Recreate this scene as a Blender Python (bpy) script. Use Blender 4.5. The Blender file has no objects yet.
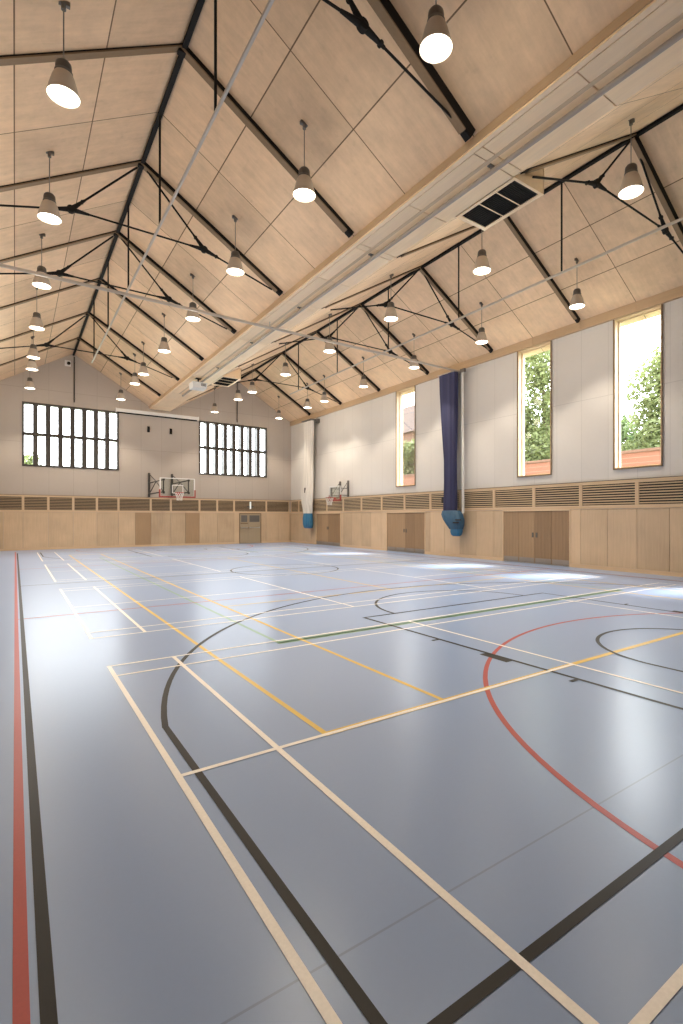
import bpy, math, random
from mathutils import Vector, Matrix
random.seed(7)
R_ = math.radians
col = bpy.context.scene.collection
scene = bpy.context.scene

# ------------------------------------------------------------------ dimensions (metres)
XL, XR, YN, YF = -1.2, 15.75, -2.1, 32.1        # hall walls
RL, RR = 2.63, 11.87                            # ridge positions
ZR, SL = 10.72, 0.61                            # ridge height of the boarding, slope
VL, VR, VZ = 6.53, 7.71, 8.15                   # valley soffit
TY = [6.16 + 3.81 * k for k in range(7)]        # roof frames
EYE = 1.721

# ------------------------------------------------------------------ mesh builder
class MB:
    def __init__(s, o=(0, 0, 0)):
        s.v, s.f, s.sm, s.o = [], [], [], Vector(o)
    def add(s, vs, fs, smooth=False):
        b = len(s.v)
        s.v += [Vector(v) - s.o for v in vs]
        s.f += [[b + i for i in f] for f in fs]
        s.sm += [smooth] * len(fs)
        return s
    def box(s, x0, x1, y0, y1, z0, z1):
        vs = [(x, y, z) for z in (z0, z1) for y in (y0, y1) for x in (x0, x1)]
        return s.add(vs, [(0, 2, 3, 1), (4, 5, 7, 6), (0, 1, 5, 4), (2, 6, 7, 3), (0, 4, 6, 2), (1, 3, 7, 5)])
    def hexa(s, c):     # 8 corners: bottom 4 ccw, top 4 ccw
        return s.add(c, [(3, 2, 1, 0), (4, 5, 6, 7), (0, 1, 5, 4), (1, 2, 6, 5), (2, 3, 7, 6), (3, 0, 4, 7)])
    def tube(s, p, q, r, n=10, r2=None, caps=True):
        p, q = Vector(p), Vector(q)
        r2 = r if r2 is None else r2
        d = (q - p).normalized()
        a = d.orthogonal().normalized(); b = d.cross(a)
        vs = []
        for c, rr in ((p, r), (q, r2)):
            for i in range(n):
                t = 2 * math.pi * i / n
                vs.append(c + a * math.cos(t) * rr + b * math.sin(t) * rr)
        fs = [(i, (i + 1) % n, n + (i + 1) % n, n + i) for i in range(n)]
        s.add(vs, fs, True)
        if caps:
            s.add(vs[:n], [tuple(reversed(range(n)))]); s.add(vs[n:], [tuple(range(n))])
        return s
    def path(s, pts, r, n=8):
        for a, b in zip(pts, pts[1:]):
            s.tube(a, b, r, n)
        return s
    def lathe(s, prof, n=28, c=(0, 0, 0)):
        vs = []
        for r, z in prof:
            for i in range(n):
                t = 2 * math.pi * i / n
                vs.append((c[0] + r * math.cos(t), c[1] + r * math.sin(t), c[2] + z))
        fs = []
        for k in range(len(prof) - 1):
            for i in range(n):
                j = (i + 1) % n
                fs.append((k * n + i, k * n + j, (k + 1) * n + j, (k + 1) * n + i))
        return s.add(vs, fs, True)
    def beam(s, p, q, w, d, up=(0, 0, 1)):   # rectangular bar, w across, d along up
        p, q, up = Vector(p), Vector(q), Vector(up)
        t = (q - p).normalized()
        a = t.cross(up).normalized() * (w / 2)
        u = a.cross(t).normalized() * (d / 2)
        c = [p - a - u, p + a - u, q + a - u, q - a - u, p - a + u, p + a + u, q + a + u, q - a + u]
        return s.hexa(c)
    def prism_y(s, pts, y0, y1):            # polygon in X,Z extruded along Y
        n = len(pts)
        vs = [(x, y0, z) for x, z in pts] + [(x, y1, z) for x, z in pts]
        fs = [tuple(range(n)), tuple(reversed(range(n, 2 * n)))]
        fs += [(i, n + i, n + (i + 1) % n, (i + 1) % n) for i in range(n)]
        return s.add(vs, fs)
    def build(s, name, mat, parent=None, loc=None):
        me = bpy.data.meshes.new(name)
        me.from_pydata([tuple(v) for v in s.v], [], s.f)
        me.polygons.foreach_set('use_smooth', s.sm)
        me.materials.append(mat)
        import bmesh
        b = bmesh.new(); b.from_mesh(me)
        bmesh.ops.recalc_face_normals(b, faces=b.faces); b.to_mesh(me); b.free()
        me.update()
        o = bpy.data.objects.new(name, me)
        col.objects.link(o)
        if parent is not None: o.parent = parent
        o.location = loc if loc is not None else (s.o if parent is None else (0, 0, 0))
        return o

def tag(o, label=None, cat=None, group=None, kind=None):
    if label: o['label'] = label
    if cat: o['category'] = cat
    if group: o['group'] = group
    if kind: o['kind'] = kind
    return o
def empty(name, loc):
    o = bpy.data.objects.new(name, None)
    o.empty_display_size = .2
    col.objects.link(o); o.location = loc
    return o
def copy_tree(o, parent=None):
    c = o.copy(); col.objects.link(c)
    if parent is not None: c.parent = parent
    for ch in list(o.children): copy_tree(ch, c)
    return c
def grid_wall(mb, axis, p0, p1, a0, a1, z0, z1, holes):
    """wall slab normal to `axis`, with rectangular holes (a0,a1,z0,z1)"""
    A = sorted({a0, a1, *[h[0] for h in holes], *[h[1] for h in holes]})
    Z = sorted({z0, z1, *[h[2] for h in holes], *[h[3] for h in holes]})
    for i in range(len(A) - 1):
        k = 0
        while k < len(Z) - 1:
            def solid(kk):
                ca, cz = (A[i] + A[i + 1]) / 2, (Z[kk] + Z[kk + 1]) / 2
                return not any(h[0] < ca < h[1] and h[2] < cz < h[3] for h in holes)
            if not solid(k): k += 1; continue
            e = k
            while e + 1 < len(Z) - 1 and solid(e + 1): e += 1
            if axis == 'x': mb.box(p0, p1, A[i], A[i + 1], Z[k], Z[e + 1])
            else: mb.box(A[i], A[i + 1], p0, p1, Z[k], Z[e + 1])
            k = e + 1
    return mb

# ------------------------------------------------------------------ materials
def new_mat(name):
    m = bpy.data.materials.new(name); m.use_nodes = True
    nt = m.node_tree
    return m, nt, nt.nodes['Principled BSDF']
def plain(name, c, rough=.5, metal=0., spec=.5, var=.06, scale=6.):
    m, nt, b = new_mat(name)
    b.inputs['Roughness'].default_value = rough
    b.inputs['Metallic'].default_value = metal
    b.inputs['Specular IOR Level'].default_value = spec
    tc = nt.nodes.new('ShaderNodeTexCoord')
    no = nt.nodes.new('ShaderNodeTexNoise'); no.inputs['Scale'].default_value = scale; no.inputs['Detail'].default_value = 4
    nt.links.new(tc.outputs['Object'], no.inputs['Vector'])
    mr = nt.nodes.new('ShaderNodeMapRange')
    mr.inputs[3].default_value = 1 - var; mr.inputs[4].default_value = 1 + var
    nt.links.new(no.outputs['Fac'], mr.inputs[0])
    mx = nt.nodes.new('ShaderNodeVectorMath'); mx.operation = 'SCALE'
    mx.inputs[0].default_value = c
    nt.links.new(mr.outputs[0], mx.inputs['Scale'])
    nt.links.new(mx.outputs[0], b.inputs['Base Color'])
    return m
class N:
    """small node-graph helper"""
    def __init__(s, nt): s.nt = nt
    def set(s, sock, v):
        if hasattr(v, 'is_linked') or hasattr(v, 'links'): s.nt.links.new(v, sock)
        else: sock.default_value = v
    def m(s, op, a, b=None, c=None):
        n = s.nt.nodes.new('ShaderNodeMath'); n.operation = op
        s.set(n.inputs[0], a)
        if b is not None: s.set(n.inputs[1], b)
        if c is not None: s.set(n.inputs[2], c)
        return n.outputs[0]
    def xyz(s, kind='Object'):
        t = s.nt.nodes.new('ShaderNodeTexCoord'); q = s.nt.nodes.new('ShaderNodeSeparateXYZ')
        s.nt.links.new(t.outputs[kind], q.inputs[0]); return q.outputs, t.outputs[kind]
    def noise(s, vec, scale, detail=4, rough=.5):
        n = s.nt.nodes.new('ShaderNodeTexNoise'); s.nt.links.new(vec, n.inputs['Vector'])
        n.inputs['Scale'].default_value = scale; n.inputs['Detail'].default_value = detail
        n.inputs['Roughness'].default_value = rough
        return n.outputs['Fac']
    def scalev(s, vec, v):
        n = s.nt.nodes.new('ShaderNodeVectorMath'); n.operation = 'MULTIPLY'
        s.nt.links.new(vec, n.inputs[0]); n.inputs[1].default_value = v; return n.outputs[0]
    def white(s, x, y):
        c = s.nt.nodes.new('ShaderNodeCombineXYZ'); s.set(c.inputs[0], x); s.set(c.inputs[1], y)
        w = s.nt.nodes.new('ShaderNodeTexWhiteNoise'); w.noise_dimensions = '2D'
        s.nt.links.new(c.outputs[0], w.inputs['Vector']); return w.outputs['Value']
    def mix(s, f, a, b):
        n = s.nt.nodes.new('ShaderNodeMix'); n.data_type = 'RGBA'
        s.set(n.inputs[0], f)
        for k, v in ((6, a), (7, b)):
            if isinstance(v, tuple): n.inputs[k].default_value = (*v, 1)
            else: s.nt.links.new(v, n.inputs[k])
        return n.outputs[2]
    def scale(s, c, f):
        n = s.nt.nodes.new('ShaderNodeVectorMath'); n.operation = 'SCALE'
        if isinstance(c, tuple): n.inputs[0].default_value = c
        else: s.nt.links.new(c, n.inputs[0])
        s.set(n.inputs['Scale'], f); return n.outputs[0]
    def seam(s, t, w):
        """1 on a joint: t is a coordinate in panel units, w half width in the same units"""
        fr = s.m('FRACT', t)
        d = s.m('MINIMUM', fr, s.m('SUBTRACT', 1., fr))
        return s.m('LESS_THAN', d, w)

def ply(name, c, rough=.45, grain='z', tint=.10, grainamt=.10):
    """pale veneered plywood / boarding, grain along one object axis"""
    m, nt, b = new_mat(name); n = N(nt)
    o, vec = n.xyz()
    sc = {'x': (.35, 6, 6), 'y': (6, .35, 6), 'z': (6, 6, .35)}[grain]
    g = n.noise(n.scalev(vec, sc), 3.0, 6, .6)
    big = n.noise(n.scalev(vec, (.6, .6, .6)), 1.6, 3)
    f = n.m('ADD', 1., n.m('MULTIPLY', n.m('SUBTRACT', g, .5), grainamt * 2.2))
    f = n.m('ADD', f, n.m('MULTIPLY', n.m('SUBTRACT', big, .5), tint * 1.6))
    info = nt.nodes.new('ShaderNodeObjectInfo')
    f = n.m('ADD', f, n.m('MULTIPLY', n.m('SUBTRACT', info.outputs['Random'], .5), tint * 1.3))
    nt.links.new(n.scale(c, f), b.inputs['Base Color'])
    b.inputs['Roughness'].default_value = rough
    b.inputs['Specular IOR Level'].default_value = .35
    return m
def ceiling_mat():
    m, nt, b = new_mat('birch_ceiling_boards'); n = N(nt)
    o, vec = n.xyz()
    x, y = o[0], o[1]
    dl = n.m('ABSOLUTE', n.m('SUBTRACT', x, RL)); dr = n.m('ABSOLUTE', n.m('SUBTRACT', x, RR))
    u = n.m('DIVIDE', n.m('MINIMUM', dl, dr), 1.32)
    side = n.m('ADD', n.m('GREATER_THAN', x, RL), n.m('MULTIPLY', n.m('GREATER_THAN', x, RR), 2.))
    v = n.m('DIVIDE', n.m('SUBTRACT', y, 6.16), 1.905)
    sm = n.m('MAXIMUM', n.seam(u, .008), n.seam(v, .0055))
    pid = n.white(n.m('ADD', n.m('FLOOR', u), n.m('MULTIPLY', side, 17.)), n.m('FLOOR', v))
    g = n.noise(n.scalev(vec, (.7, 5, .7)), 1.7, 6, .62)
    kn = n.noise(n.scalev(vec, (1., 1., 1.)), 4.5, 3, .5)
    f = n.m('ADD', .92, n.m('MULTIPLY', pid, .18))
    f = n.m('ADD', f, n.m('MULTIPLY', n.m('SUBTRACT', g, .5), .34))
    mot = n.noise(n.scalev(vec, (1., 1., 1.)), 2.6, 5, .68)
    f = n.m('ADD', f, n.m('MULTIPLY', n.m('SUBTRACT', mot, .5), .42))
    f = n.m('SUBTRACT', f, n.m('MULTIPLY', n.m('MAXIMUM', n.m('SUBTRACT', kn, .62), 0.), .7))
    cc = n.scale(CEIL, f)
    out = n.mix(sm, cc, (.16, .095, .05))
    nt.links.new(out, b.inputs['Base Color'])
    b.inputs['Roughness'].default_value = .5; b.inputs['Specular IOR Level'].default_value = .3
    return m
def wall_mat(name, c, axis, pitch, off):
    m, nt, b = new_mat(name); n = N(nt)
    o, vec = n.xyz()
    t = n.m('DIVIDE', n.m('SUBTRACT', o[axis], off), pitch)
    zz = n.m('DIVIDE', n.m('SUBTRACT', o[2], 5.70), 2.85)
    sm = n.m('MAXIMUM', n.seam(t, .006), n.seam(zz, .003))
    no = n.noise(vec, .7, 3); fine = n.noise(vec, 9., 4)
    f = n.m('ADD', .94, n.m('MULTIPLY', no, .09)); f = n.m('ADD', f, n.m('MULTIPLY', fine, .03))
    pid = n.white(n.m('FLOOR', t), n.m('FLOOR', zz))
    f = n.m('ADD', f, n.m('MULTIPLY', n.m('SUBTRACT', pid, .5), .035))
    nt.links.new(n.mix(n.m('MULTIPLY', sm, .42), n.scale(c, f), tuple(k * .45 for k in c)), b.inputs['Base Color'])
    b.inputs['Roughness'].default_value = .6; b.inputs['Specular IOR Level'].default_value = .25
    return m
def floor_mat():
    m, nt, b = new_mat('blue_vinyl_sports_floor'); n = N(nt)
    o, vec = n.xyz()
    big = n.noise(vec, .25, 3); fine = n.noise(vec, 35., 3)
    f = n.m('ADD', .93, n.m('MULTIPLY', big, .1)); f = n.m('ADD', f, n.m('MULTIPLY', fine, .04))
    # welded sheet joints across the hall
    sm = n.seam(n.m('DIVIDE', n.m('SUBTRACT', o[1], 1.695), 13.6), .0004)
    nt.links.new(n.mix(n.m('MULTIPLY', sm, .35), n.scale(FLOOR, f), (.10, .11, .13)), b.inputs['Base Color'])
    b.inputs['Roughness'].default_value = FROUGH
    b.inputs['Specular IOR Level'].default_value = .65
    bp = nt.nodes.new('ShaderNodeBump'); bp.inputs['Strength'].default_value = .25; bp.inputs['Distance'].default_value = .0006
    nt.links.new(n.noise(n.scalev(vec, (1, 2.4, 1)), 5., 2), bp.inputs['Height'])
    nt.links.new(bp.outputs[0], b.inputs['Normal'])
    return m
def paint(name, c, rough=.34, spec=.4):
    m, nt, b = new_mat(name); n = N(nt)
    o, vec = n.xyz()
    f = n.m('ADD', .9, n.m('MULTIPLY', n.noise(vec, 60., 3), .2))
    nt.links.new(n.scale(c, f), b.inputs['Base Color'])
    b.inputs['Roughness'].default_value = rough
    b.inputs['Specular IOR Level'].default_value = spec
    return m
def emit(name, c, s):
    m, nt, b = new_mat(name)
    b.inputs['Base Color'].default_value = (*c, 1)
    b.inputs['Emission Color'].default_value = (*c, 1)
    b.inputs['Emission Strength'].default_value = s
    return m
def glass_mat(name='window_glass', tint=(.97, .98, .97), refl=.08):
    m = bpy.data.materials.new(name); m.use_nodes = True
    nt = m.node_tree; nt.nodes.clear()
    o = nt.nodes.new('ShaderNodeOutputMaterial'); t = nt.nodes.new('ShaderNodeBsdfTransparent')
    g = nt.nodes.new('ShaderNodeBsdfGlossy'); mx = nt.nodes.new('ShaderNodeMixShader')
    t.inputs[0].default_value = (*tint, 1); g.inputs['Roughness'].default_value = .02
    fr = nt.nodes.new('ShaderNodeFresnel'); fr.inputs[0].default_value = 1.3
    ml = nt.nodes.new('ShaderNodeMath'); ml.operation = 'MINIMUM'; ml.inputs[1].default_value = .35
    nt.links.new(fr.outputs[0], ml.inputs[0]); nt.links.new(ml.outputs[0], mx.inputs[0])
    nt.links.new(t.outputs[0], mx.inputs[1]); nt.links.new(g.outputs[0], mx.inputs[2])
    nt.links.new(mx.outputs[0], o.inputs[0]); return m
def net_mat(name, c, alpha, scale=18.):
    """fine knotted netting: opaque folds with some see-through"""
    m, nt, b = new_mat(name); n = N(nt)
    o, vec = n.xyz()
    f = n.noise(n.scalev(vec, (9, 9, .25)), 2., 3)
    nt.links.new(n.scale(c, n.m('ADD', .65, n.m('MULTIPLY', f, .7))), b.inputs['Base Color'])
    b.inputs['Roughness'].default_value = .8
    b.inputs['Alpha'].default_value = alpha
    return m
def brick_mat(name, c1, c2, mortar):
    m, nt, b = new_mat(name)
    t = nt.nodes.new('ShaderNodeTexCoord'); mp = nt.nodes.new('ShaderNodeMapping')
    mp.inputs['Rotation'].default_value = (R_(90), 0, R_(90))
    br = nt.nodes.new('ShaderNodeTexBrick'); br.inputs['Scale'].default_value = 2.2
    br.inputs['Color1'].default_value = (*c1, 1); br.inputs['Color2'].default_value = (*c2, 1); br.inputs['Mortar'].default_value = (*mortar, 1)
    nt.links.new(t.outputs['Object'], mp.inputs[0]); nt.links.new(mp.outputs[0], br.inputs['Vector'])
    nt.links.new(br.outputs['Color'], b.inputs['Base Color']); b.inputs['Roughness'].default_value = .85
    return m
def leaf_mat(name, c):
    m, nt, b = new_mat(name); n = N(nt)
    o, vec = n.xyz()
    f = n.noise(vec, 1.3, 3); f2 = n.noise(vec, 14., 2)
    k = n.m('ADD', .5, n.m('ADD', n.m('MULTIPLY', f, .6), n.m('MULTIPLY', f2, .5)))
    cc = n.scale(c, k)
    nt.links.new(cc, b.inputs['Base Color']); b.inputs['Roughness'].default_value = .6
    tr = nt.nodes.new('ShaderNodeBsdfTranslucent'); nt.links.new(cc, tr.inputs[0])
    mx = nt.nodes.new('ShaderNodeMixShader'); mx.inputs[0].default_value = .45
    nt.links.new(b.outputs[0], mx.inputs[1]); nt.links.new(tr.outputs[0], mx.inputs[2])
    nt.links.new(mx.outputs[0], nt.nodes['Material Output'].inputs[0])
    return m

CEIL = (.72, .515, .335)
FLOOR = (.245, .342, .545)
FROUGH = .28
M = dict(
    ceil=ceiling_mat(), floor=floor_mat(),
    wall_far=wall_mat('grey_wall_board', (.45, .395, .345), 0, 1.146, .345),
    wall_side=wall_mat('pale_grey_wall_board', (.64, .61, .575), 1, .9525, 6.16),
    dado=ply('birch_dado_ply', (.56, .415, .275), .4, 'z', .24, .16),
    frame=ply('birch_framing', (.64, .475, .31), .4, 'z', .06, .08),
    frame_y=ply('birch_framing_lengthways', (.62, .455, .295), .4, 'y', .06, .08),
    frame_x=ply('birch_framing_crossways', (.62, .455, .295), .4, 'x', .06, .08),
    soffit=ply('birch_soffit_ply', (.92, .70, .46), .4, 'y', .10, .10),
    eave=ply('birch_eaves_board', (.52, .365, .225), .45, 'y', .10, .10),
    rafter=ply('timber_rafter_strip', (.22, .147, .083), .5, 'x', .08, .14),
    doorw=ply('oak_door_boards', (.30, .195, .112), .4, 'z', .12, .16),
    doorl=ply('oak_door_boards_pale', (.36, .24, .14), .4, 'z', .10, .16),
    doorg=ply('grey_beige_door', (.36, .29, .20), .4, 'z', .06, .06),
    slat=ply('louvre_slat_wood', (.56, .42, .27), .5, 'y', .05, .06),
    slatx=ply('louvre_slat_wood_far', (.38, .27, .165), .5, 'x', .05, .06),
    dark=plain('dark_void', (.022, .019, .016), .8),
    steel=plain('black_painted_steel', (.013, .012, .012), .7, 0., .15, .15),
    steelg=plain('dark_window_frame', (.050, .043, .037), .45, 0., .4, .05),
    rail=plain('pale_grey_track', (.48, .43, .38), .4, .2),
    pipe=plain('grey_service_pipe', (.36, .305, .255), .4, .1),
    galv=plain('grey_hook_metal', (.16, .15, .14), .45, .5),
    housing=plain('grey_lamp_housing', (.12, .11, .10), .45, .3),
    shade=plain('greige_lamp_shade', (.56, .49, .42), .45, .1),
    cord=plain('lamp_cord_grey', (.22, .20, .18), .6),
    lens=emit('lamp_lens_glow', (1., .93, .80), 6.5),
    glass=glass_mat(), acrylic=glass_mat('clear_backboard', (.90, .93, .92), .1),
    fin=plain('pale_grey_fin', (.03, .03, .028), .6),
    white=plain('white_plastic', (.72, .71, .69), .4),
    red=plain('red_paint', (.42, .05, .035), .4),
    redpad=plain('red_brown_padding', (.33, .06, .045), .6),
    netw=net_mat('white_netting', (.78, .74, .68), .9),
    netb=net_mat('navy_netting', (.028, .030, .085), .96),
    bag=plain('blue_tarpaulin', (.028, .085, .155), .5, 0, .4, .35, 5.),
    bagb=plain('bright_blue_tarpaulin', (.035, .16, .29), .45, 0, .4, .3, 5.),
    chrome=plain('brushed_steel', (.45, .44, .42), .3, .9),
    kick=plain('steel_kick_plate', (.34, .30, .26), .35, .7),
    sign=emit('emergency_light_glow', (.85, .9, .85), .5),
    brick=brick_mat('red_garden_brick', (.20, .082, .045), (.17, .066, .038), (.20, .15, .11)),
    brick2=brick_mat('brown_house_brick', (.13, .065, .04), (.11, .052, .033), (.13, .10, .08)),
    roof=plain('grey_brown_roof_tile', (.06, .043, .037), .8, 0, .2, .2, 12),
    bark=plain('brown_bark', (.12, .085, .06), .9),
    leaf=leaf_mat('pale_green_leaves', (.135, .165, .062)),
    leaf2=leaf_mat('deep_green_leaves', (.085, .125, .045)),
    lawn=plain('outside_ground', (.20, .24, .13), .9, 0, .2, .3, 1.),
    Lw=paint('white_line_paint', (.96, .89, .80)), Lk=paint('black_line_paint', (.016, .013, .010), .42, .22),
    Lr=paint('red_line_paint', (.42, .045, .032)), Ly=paint('yellow_line_paint', (.74, .50, .09)),
    Lg=paint('green_line_paint', (.24, .40, .28)),
)

# ------------------------------------------------------------------ floor and its markings
floor = MB().box(XL - .4, XR + .45, YN - .4, YF + .5, -.3, 0).build('floor', M['floor'])
tag(floor, 'blue vinyl sports floor with painted court lines', kind='structure')

class Lines(MB):
    zc = .0012
    def seg(s, x0, y0, x1, y1, w=.05):
        a, b = Vector((x0, y0)), Vector((x1, y1)); t = (b - a).normalized(); nrm = Vector((-t.y, t.x)) * w / 2
        z = s.z + (.0003 if abs(t.x) > abs(t.y) else 0)
        L = (b - a).length; k = max(1, int(L / 2.5))
        for i in range(k):
            p = a + (b - a) * (i / k); q = a + (b - a) * ((i + 1) / k)
            s.add([(*(p - nrm), z), (*(p + nrm), z), (*(q + nrm), z), (*(q - nrm), z)], [(0, 3, 2, 1)])
        return s
    def arc(s, cx, cy, r, a0, a1, w=.05, n=72):
        z = s.z
        vs, fs = [], []
        for i in range(n + 1):
            t = R_(a0 + (a1 - a0) * i / n)
            for rr in (r - w / 2, r + w / 2): vs.append((cx + rr * math.cos(t), cy + rr * math.sin(t), z))
        for i in range(n): fs.append((2 * i, 2 * i + 1, 2 * i + 3, 2 * i + 2))
        return s.add(vs, fs)
    def rect(s, x0, y0, x1, y1, w=.05):
        h = w / 2
        s.seg(x0 - h, y0, x1 + h, y0, w); s.seg(x0 - h, y1, x1 + h, y1, w)
        s.seg(x0, y0, x0, y1, w); return s.seg(x1, y0, x1, y1, w)
def lines(z):
    l = Lines(); l.z = z; return l
CX, MY = 7.36, 15.4
def mir(x): return 2 * CX - x
def mry(y): return 2 * MY - y
# green court
l = lines(.0010)
l.rect(2.965, 6.40, mir(2.965), mry(6.40), .05)
for y in (6.40, mry(6.40)): l.seg(2.94, y, mir(2.94), y, .14); l.seg(2.965, MY, mir(2.965), MY)
l.build('green_court_marking', M['Lg'], floor)
# red (netball) court
l = lines(.0016)
l.rect(.018, .12, mir(.018), mry(.12)); l.seg(.018, 10.4, mir(.018), 10.4); l.seg(.018, mry(10.4), mir(.018), mry(10.4))
l.arc(7.28, .30, 4.66, 0, 180); l.arc(7.28, mry(.30), 4.66, 180, 360)
l.build('red_court_marking', M['Lr'], floor)
# yellow courts
l = lines(.0020)
for x in (2.02, 3.30, mir(2.02), mir(3.30)): l.seg(x, 3.48, x, 26.8, .05)
for y in (3.49, 26.8): l.seg(2.0, y, mir(2.0), y, .075)
l.seg(CX, 9.6, CX, 21., .05)
for y in (9.6, 15.4, 21.): l.seg(3.3, y, mir(3.3), y, .05)
l.build('yellow_court_marking', M['Ly'], floor)
# black (basketball) court
l = lines(.0024)
l.rect(.095, 1.27, mir(.095), mry(1.27)); l.seg(.095, MY, mir(.095), MY); l.arc(CX, MY, 1.75, 0, 360)
for f in (0, 1):
    Y = (lambda y: y) if f == 0 else mry
    for sgn in (-1, 1):
        X = lambda d: CX + sgn * d
        l.seg(X(6.35), Y(1.27), X(6.35), Y(4.37))
        l.seg(X(2.46), Y(1.27), X(2.46), Y(7.185))
        l.seg(X(2.48), Y(5.28), X(2.60), Y(5.28)); l.seg(X(2.48), Y(3.13), X(2.60), Y(3.13))
        l.seg(X(2.53), Y(3.98), X(2.53), Y(4.41), .12)
    l.seg(CX - 2.485, Y(7.16), CX + 2.485, Y(7.16))
    a = math.degrees(math.atan2(1.05, 6.34))
    s0 = 0 if f == 0 else 180
    l.arc(CX, Y(3.30), 6.44, s0 + a, s0 + 180 - a)
    l.arc(CX, Y(7.16), 1.8, s0, s0 + 180)
    l.arc(CX - .04, Y(2.92), 1.23, s0, s0 + 180)
    for sgn in (-1, 1): l.seg(CX - .04 + sgn * 1.23, Y(2.55), CX - .04 + sgn * 1.23, Y(2.93))
l.build('black_court_marking', M['Lk'], floor)
# white badminton courts
for k in range(4):
    y0 = .43 + 7.7 * k; y1 = y0 + 6.1
    l = lines(.0030)
    xo = (.887, 1.60); xs = 5.34
    for x in xo: l.seg(x, y0, x, y1, .045); l.seg(mir(x), y0, mir(x), y1, .045)
    for x in (xs, mir(xs)): l.seg(x, y0, x, y1, .042)
    for y in (y0 + .02, y0 + .45, y1 - .45, y1 - .02): l.seg(xo[0] - .02, y, mir(xo[0]) + .02, y, .042)
    l.seg(xo[0], y0 + 3.05, xs, y0 + 3.05, .042); l.seg(mir(xs), y0 + 3.05, mir(xo[0]), y0 + 3.05, .042)
    l.build('white_court_marking', M['Lw'], floor)

# ------------------------------------------------------------------ walls
WT = .38                                               # wall thickness
side_wins = [(3.53, 4.99), (7.34, 8.80), (11.15, 12.61), (18.71, 20.16)]
WZ0, WZ1 = 3.28, 8.08
far_wins = [(.30, 4.89), (9.43, 13.98)]
FZ0, FZ1 = 4.42, 7.80
side_doors = [(10.34, 13.34), (17.93, 20.98), (25.48, 28.50)]
far_door = (12.035, 13.56)
XW = XR + .045                                         # upper wall face sits just behind the dado
w = MB(); grid_wall(w, 'x', XW, XW + WT, YN - .3, YF + .4, 0, 8.62, [(a, b, WZ0, WZ1) for a, b in side_wins])
wall_right = tag(w.build('wall_right', M['wall_side']), 'pale grey side wall with tall narrow windows', kind='structure')
YW = YF + .045
w = MB(); grid_wall(w, 'y', YW, YW + WT, XL - .3, XR + .3, 0, 8.0, [(a, b, FZ0, FZ1) for a, b in far_wins])
w.prism_y([(XL - .3, 8.0), (XR + .3, 8.0), (XR + .3, 8.30), (RR, ZR + .15), (VR, 8.30), (VL, 8.30), (RL, ZR + .15), (XL - .3, 8.30)], YW, YW + WT)
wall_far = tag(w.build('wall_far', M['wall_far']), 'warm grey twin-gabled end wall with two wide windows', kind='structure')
w = MB().box(XL - .045 - WT, XL - .045, YN - .3, YF + .4, 0, 8.62)
tag(w.build('wall_left', M['wall_side']), 'pale grey side wall beside the camera', kind='structure')
w = MB().box(XL - .3, XR + .3, YN - .045 - WT, YN - .045, 0, 8.0)
w.prism_y([(XL - .3, 8.0), (XR + .3, 8.0), (XR + .3, 8.30), (RR, ZR + .15), (VR, 8.30), (VL, 8.30), (RL, ZR + .15), (XL - .3, 8.30)], YN - .045 - WT, YN - .045)
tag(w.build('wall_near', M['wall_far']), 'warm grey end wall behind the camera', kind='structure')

# ------------------------------------------------------------------ ceiling
def slab(mb, xa, za, xb, zb, t=.22):
    mb.prism_y([(xa, za), (xb, zb), (xb, zb + t), (xa, za + t)], YN - .5, YF + .6)
c = MB()
zz = lambda x, r: ZR - SL * abs(x - r)
slab(c, XL - .5, zz(XL - .5, RL), RL, ZR); slab(c, RL, ZR, VL + .02, zz(VL + .02, RL))
slab(c, VR, VZ + .02, RR, ZR); slab(c, RR, ZR, XR + .6, zz(XR + .6, RR))
ceiling = tag(c.build('ceiling', M['ceil']), 'pale birch plywood pitched ceiling under two roofs', kind='structure')
# valley soffit: individual plywood lengths with shadow gaps
soff = MB().box(VL + .03, VR - .02, YN, YF + .03, VZ + .03, VZ + .30).build('ceiling_soffit', M['frame_y'])
tag(soff, 'pale plywood boxing along the valley between the roofs', kind='structure')
ys = [YN]
for k in range(-2, 15):
    y = 6.16 + 1.905 * k
    ys += [y - .0] if k % 2 else [y - .10, y + .10]
ys = sorted(y for y in ys if YN <= y < YF) + [YF]
for a, b in zip(ys, ys[1:]):
    g = .010
    MB().box(VL + .11, VR - .02, a + g, b - g, VZ, VZ + .05).build('panel', M['soffit'], soff)
MB().box(VL + .0, VL + .095, YN, YF, VZ, VZ + .26).build('edge_board', M['soffit'], soff)
MB().box(VL - .022, VL + .0, YN, YF, VZ + .035, VZ + .175).build('cover_strip', M['eave'], soff)
# eaves boards on the long walls
for side, x0, x1 in (('right', XR - .06, XW + .02), ('left', XL - .07, XL + .06)):
    e = MB()
    yy = YN
    for k in range(-4, 16):
        a, b = max(YN, 6.16 + 1.905 * k + .006), min(YF, 6.16 + 1.905 * (k + 1) - .006)
        if b > a: e.box(x0, x1, a, b, 8.09, 8.47)
    tag(e.build('trim_eaves_' + side, M['eave']), 'timber eaves board at the top of the %s wall' % side, kind='structure')

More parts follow.
